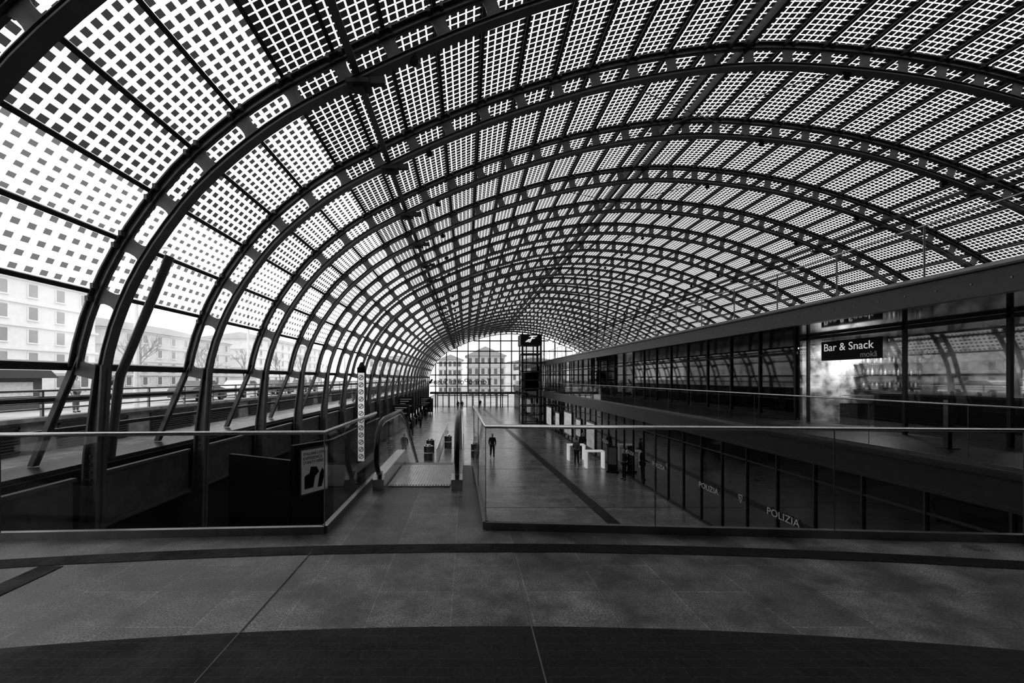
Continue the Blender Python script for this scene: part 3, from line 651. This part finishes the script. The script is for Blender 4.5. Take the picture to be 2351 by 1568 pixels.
# ------------------------------------------------------------------ concourse furniture
def table(loc,w_=1.15,d_=.6):
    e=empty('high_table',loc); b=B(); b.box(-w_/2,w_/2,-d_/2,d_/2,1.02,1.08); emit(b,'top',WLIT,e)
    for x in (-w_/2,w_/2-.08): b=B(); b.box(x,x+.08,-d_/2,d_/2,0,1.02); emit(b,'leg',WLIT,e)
    tag(e,'white high table with broad panel legs','table','white high tables')
table((8.1,27.5,LZ)); table((7.6,30.1,LZ)); 
def bin_(loc):
    e=empty('litter_bin',loc); b=B(); b.tube([(0,0,0),(0,0,.05),(0,0,.95)],[.3,.3,.3],18); emit(b,'body',SSD,e)
    b=B(); b.tube([(0,0,.95),(0,0,.99),(0,0,1.0),(0,0,1.08)],[.33,.33,.2,.18],18); emit(b,'lid',SS,e)
    b=B(); b.tube([(0,0,.5),(0,0,.56)],.31,18); emit(b,'band',WHITE,e); tag(e,'round brushed steel litter bin with flat lid','litter bin','steel litter bins')
for l in ((-2.6,30,LZ),(-1.45,35.2,LZ),(.65,31,LZ),(-2.7,33,LZ)): bin_(l)
e=empty('display_totem',(8.75,26,LZ)); b=B(); b.box(-.28,.28,-.05,.05,.1,1.6); emit(b,'body',DARK,e); b=B(); b.box(-.33,.33,-.18,.18,0,.1); emit(b,'base',DARK,e); b=B(); b.box(-.24,.24,-.06,-.05,.5,1.5); emit(b,'screen',mat('screen',.15,.3),e); e.rotation_euler=(0,0,-.6); tag(e,'slim dark free-standing information totem','totem')
def machine(y):
    e=empty('ticket_machine',(-6.4,y,LZ))
    b=B(); b.prism([(-.4,0),(.4,0),(.4,1.0),(.25,1.15),(.25,1.85),(-.4,1.85)],'y',-.4,.4); emit(b,'body',DARK,e)
    b=B(); b.box(.25,.27,-.25,.25,1.25,1.7); emit(b,'screen',WLIT,e); b=B(); b.box(.4,.52,-.3,.3,.85,.95); emit(b,'tray',SS,e)
    tag(e,'dark ticket machine with bright screen','ticket machine','ticket machines')
for y in (46,48.5,51,54,57,61,66): machine(y)
def board(x,y,zb,w_,h_,name,label,lines=6):
    e=empty(name,(x,y,LZ)); b=B(); b.box(-w_/2,w_/2,-.1,.1,zb,zb+h_); emit(b,'cabinet',DARK,e)
    for xx in (-w_/2+.05,w_/2-.2): b=B(); b.box(xx,xx+.15,-.08,.08,0,zb); emit(b,'support',STEEL2,e)
    for k in range(lines):
        b=B(); z=zb+h_-.2-(h_-.3)*k/lines; b.box(-w_/2+.15,w_/2-.2-(k%3)*.3,-.11,-.1,z-.05,z); emit(b,'display_row',LET,e)
    tag(e,label,'sign')
board(-5.9,43,2.2,1.5,1.6,'departure_board','tall black departure board with pale rows of text')
board(-5.9,63.5,1.4,1.6,1.5,'information_board','black information board on two legs')
board(-5.8,70,.2,1.0,2.2,'information_board','free-standing black and white map board',3)
board(-5.2,35,2.6,1.3,.9,'information_board','black timetable board on tall legs',4)
# ------------------------------------------------------------------ outside
def building(name,x0,x1,y0,y1,z0,h,facing,floors,nw,fm,label,hip=2.5):
    e=empty(name,((x0+x1)/2,(y0+y1)/2,z0)); O=tuple(e.location)
    b=B(); b.box(x0,x1,y0,y1,z0,z0+h); emit(b,'facade',fm,e,O)
    fh=h/floors
    for k in range(1,floors+1):
        z=z0+fh*k-.15; b=B(); b.box(x0-.25,x1+.25,y0-.25,y1+.25,z-.12,z+.12); emit(b,'cornice',fm,e,O)
    b=B(); cx,cy=(x0+x1)/2,(y0+y1)/2; zt=z0+h; m_=.6; rx=max((x1-x0)/2-(y1-y0)/2,0); ry=max((y1-y0)/2-(x1-x0)/2,0)
    b.add([(x0-m_,y0-m_,zt),(x1+m_,y0-m_,zt),(x1+m_,y1+m_,zt),(x0-m_,y1+m_,zt),(cx-rx,cy-ry,zt+hip),(cx+rx,cy-ry,zt+hip),(cx+rx,cy+ry,zt+hip),(cx-rx,cy+ry,zt+hip)],
      [(0,3,2,1),(4,5,6,7),(0,1,5,4),(1,2,6,5),(2,3,7,6),(3,0,4,7)]); emit(b,'roof',ROOFT,e,O)
    first=None
    for f in range(floors):
        for k in range(nw):
            if facing=='x': pos=(x1+.02,y0+(y1-y0)*(k+.5)/nw,z0+fh*(f+.5)); 
            else: pos=(x0+(x1-x0)*(k+.5)/nw,y0-.02,z0+fh*(f+.5))
            if first is None:
                a=.5; hh=fh*.28; b=B()
                if facing=='x': b.box(-.02,.03,-a,a,-hh,hh)
                else: b.box(-a,a,-.03,.02,-hh,hh)
                first=emit(b,'window',WIN,e); o=first
                b=B()
                if facing=='x': b.box(.0,.08,-a-.1,-a,-hh,hh); b.box(0,.08,a,a+.1,-hh,hh); b.box(0,.2,-a-.15,a+.15,-hh-.12,-hh)
                else: b.box(-a-.1,-a,-.08,0,-hh,hh); b.box(a,a+.1,-.08,0,-hh,hh); b.box(-a-.15,a+.15,-.2,0,-hh-.12,-hh)
                fr=emit(b,'window_surround',WHITE,first)
            else:
                o=first.copy(); col.objects.link(o); o.parent=e
                g=fr.copy(); col.objects.link(g); g.parent=o
            o.location=Vector(pos)-Vector(O)
    tag(e,label,'building'); return e
building('apartment_building',-62,-46,26,54,FZ,12,'x',5,9,FACADE,'pale apartment building with rows of windows and cornices')
building('apartment_building',-68,-52,62,96,FZ,9,'x',4,10,FACADE2,'light stone apartment building with rows of windows')
building('apartment_building',-66,-50,104,150,FZ,11,'x',5,11,FACADE,'pale apartment building with regular windows')
building('corner_building',.3,11.5,128,142,LZ,12.2,'y',4,6,FACADE2,'pale hip-roofed corner building with regular windows',3.2)
building('apartment_building',-9.5,-1.5,150,165,LZ,12,'y',4,5,FACADE,'lower stone apartment building with tiled roof',2)
building('apartment_building',17,40,170,190,LZ,12,'y',3,6,FACADE,'low pale building with tiled roof beyond the forecourt',2)
building('apartment_building',-34,-16,150,170,LZ,12,'y',4,6,FACADE,'pale apartment block beyond the forecourt',2)
def tree(loc,h,seed):
    R=random.Random(seed); b=B()
    def br(p,d,l,r,dep):
        mid=p+d*l*.5+Vector((R.uniform(-1,1),R.uniform(-1,1),0))*l*.05; q=p+d*l
        b.tube([p,mid,q],[r,r*.85,r*.65],5)
        if dep<=0: return
        for k in range(3 if dep>1 else 4):
            nd=(d+Vector((R.uniform(-.8,.8),R.uniform(-.8,.8),R.uniform(-.1,.6)))).normalized()
            br(p+d*l*R.uniform(.6,1),nd,l*R.uniform(.6,.8),r*.6,dep-1)
    br(Vector((0,0,0)),Vector((0.02,0.01,1)).normalized(),h*.3,h*.012,4)
    o=emit(b,'bare_tree',BARK); o.location=loc; tag(o,'leafless street tree with fine branching crown','tree','bare street trees')
for x,y,z,h in ((-22,29,FZ,7),(-23,38,FZ,6.5),(-24,47,FZ,7),(-24,56,FZ,6.5),(-25,66,FZ,7),(-26,78,FZ,7),(22,112,LZ,8),(-12,112,LZ,8)): tree((x,y,z),h,int(y))
def lamp(loc,h):
    e=empty('street_lamp',loc); b=B(); b.tube([(0,0,0),(0,0,h*.5),(0,0,h)],[.12,.09,.06],8); emit(b,'pole',WHITE,e); b=B(); b.tube([(0,0,h),(.5,0,h+.2),(1,0,h+.2)],.04,6); emit(b,'arm',WHITE,e); b=B(); b.box(.8,1.4,-.12,.12,h+.12,h+.25); emit(b,'lamp_head',WHITE,e)
    tag(e,'pale street lamp post with single arm','street lamp','street lamps')
for l in ((-14,18.5,FZ),(-14.5,29,FZ),(-14.5,40,FZ),(-14.5,52,FZ)): lamp(l,7)
def car(loc,rot,m_):
    e=empty('parked_car',loc); e.rotation_euler=(0,0,rot)
    b=B(); b.prism([(-2.1,.3),(-2.1,.8),(-1.9,.95),(-1.5,1.0),(-.9,1.42),(.5,1.42),(1.2,.98),(1.95,.82),(2.1,.6),(2.1,.3)],'y',-.82,.82); emit(b,'body',m_,e)
    b=B(); b.prism([(-1.4,1.0),(-.88,1.37),(.46,1.37),(1.05,1.0)],'y',-.83,.83); emit(b,'window',WIN,e)
    for x in (-1.3,1.3):
        for y in (-.83,.83): b=B(); b.tube([(x,y-.1,.32),(x,y+.1,.32)],.32,16); emit(b,'wheel',BLACK,e)
    tag(e,'small hatchback car parked at the kerb','car','parked cars')
for i,(x,y) in enumerate(((-19,31),(-19,37),(-19,43.5),(-19,51))): car((x,y,FZ),math.pi/2,(STEEL,WHITE,STEEL)[i%3])
e=empty('street_kiosk',(-23.5,21,FZ)); b=B(); b.box(-1.5,1.5,-1.6,1.6,0,1.6); emit(b,'body',STEEL,e); b=B(); b.prism([(-2,1.6),(2,1.6),(1.6,2.0),(-1.6,2.0)],'y',-2,2); emit(b,'awning',DARK,e); b=B(); b.box(1.5,1.53,-1.1,1.1,.7,1.4); emit(b,'counter_window',WHITE,e); tag(e,'dark street kiosk with projecting roof','kiosk')
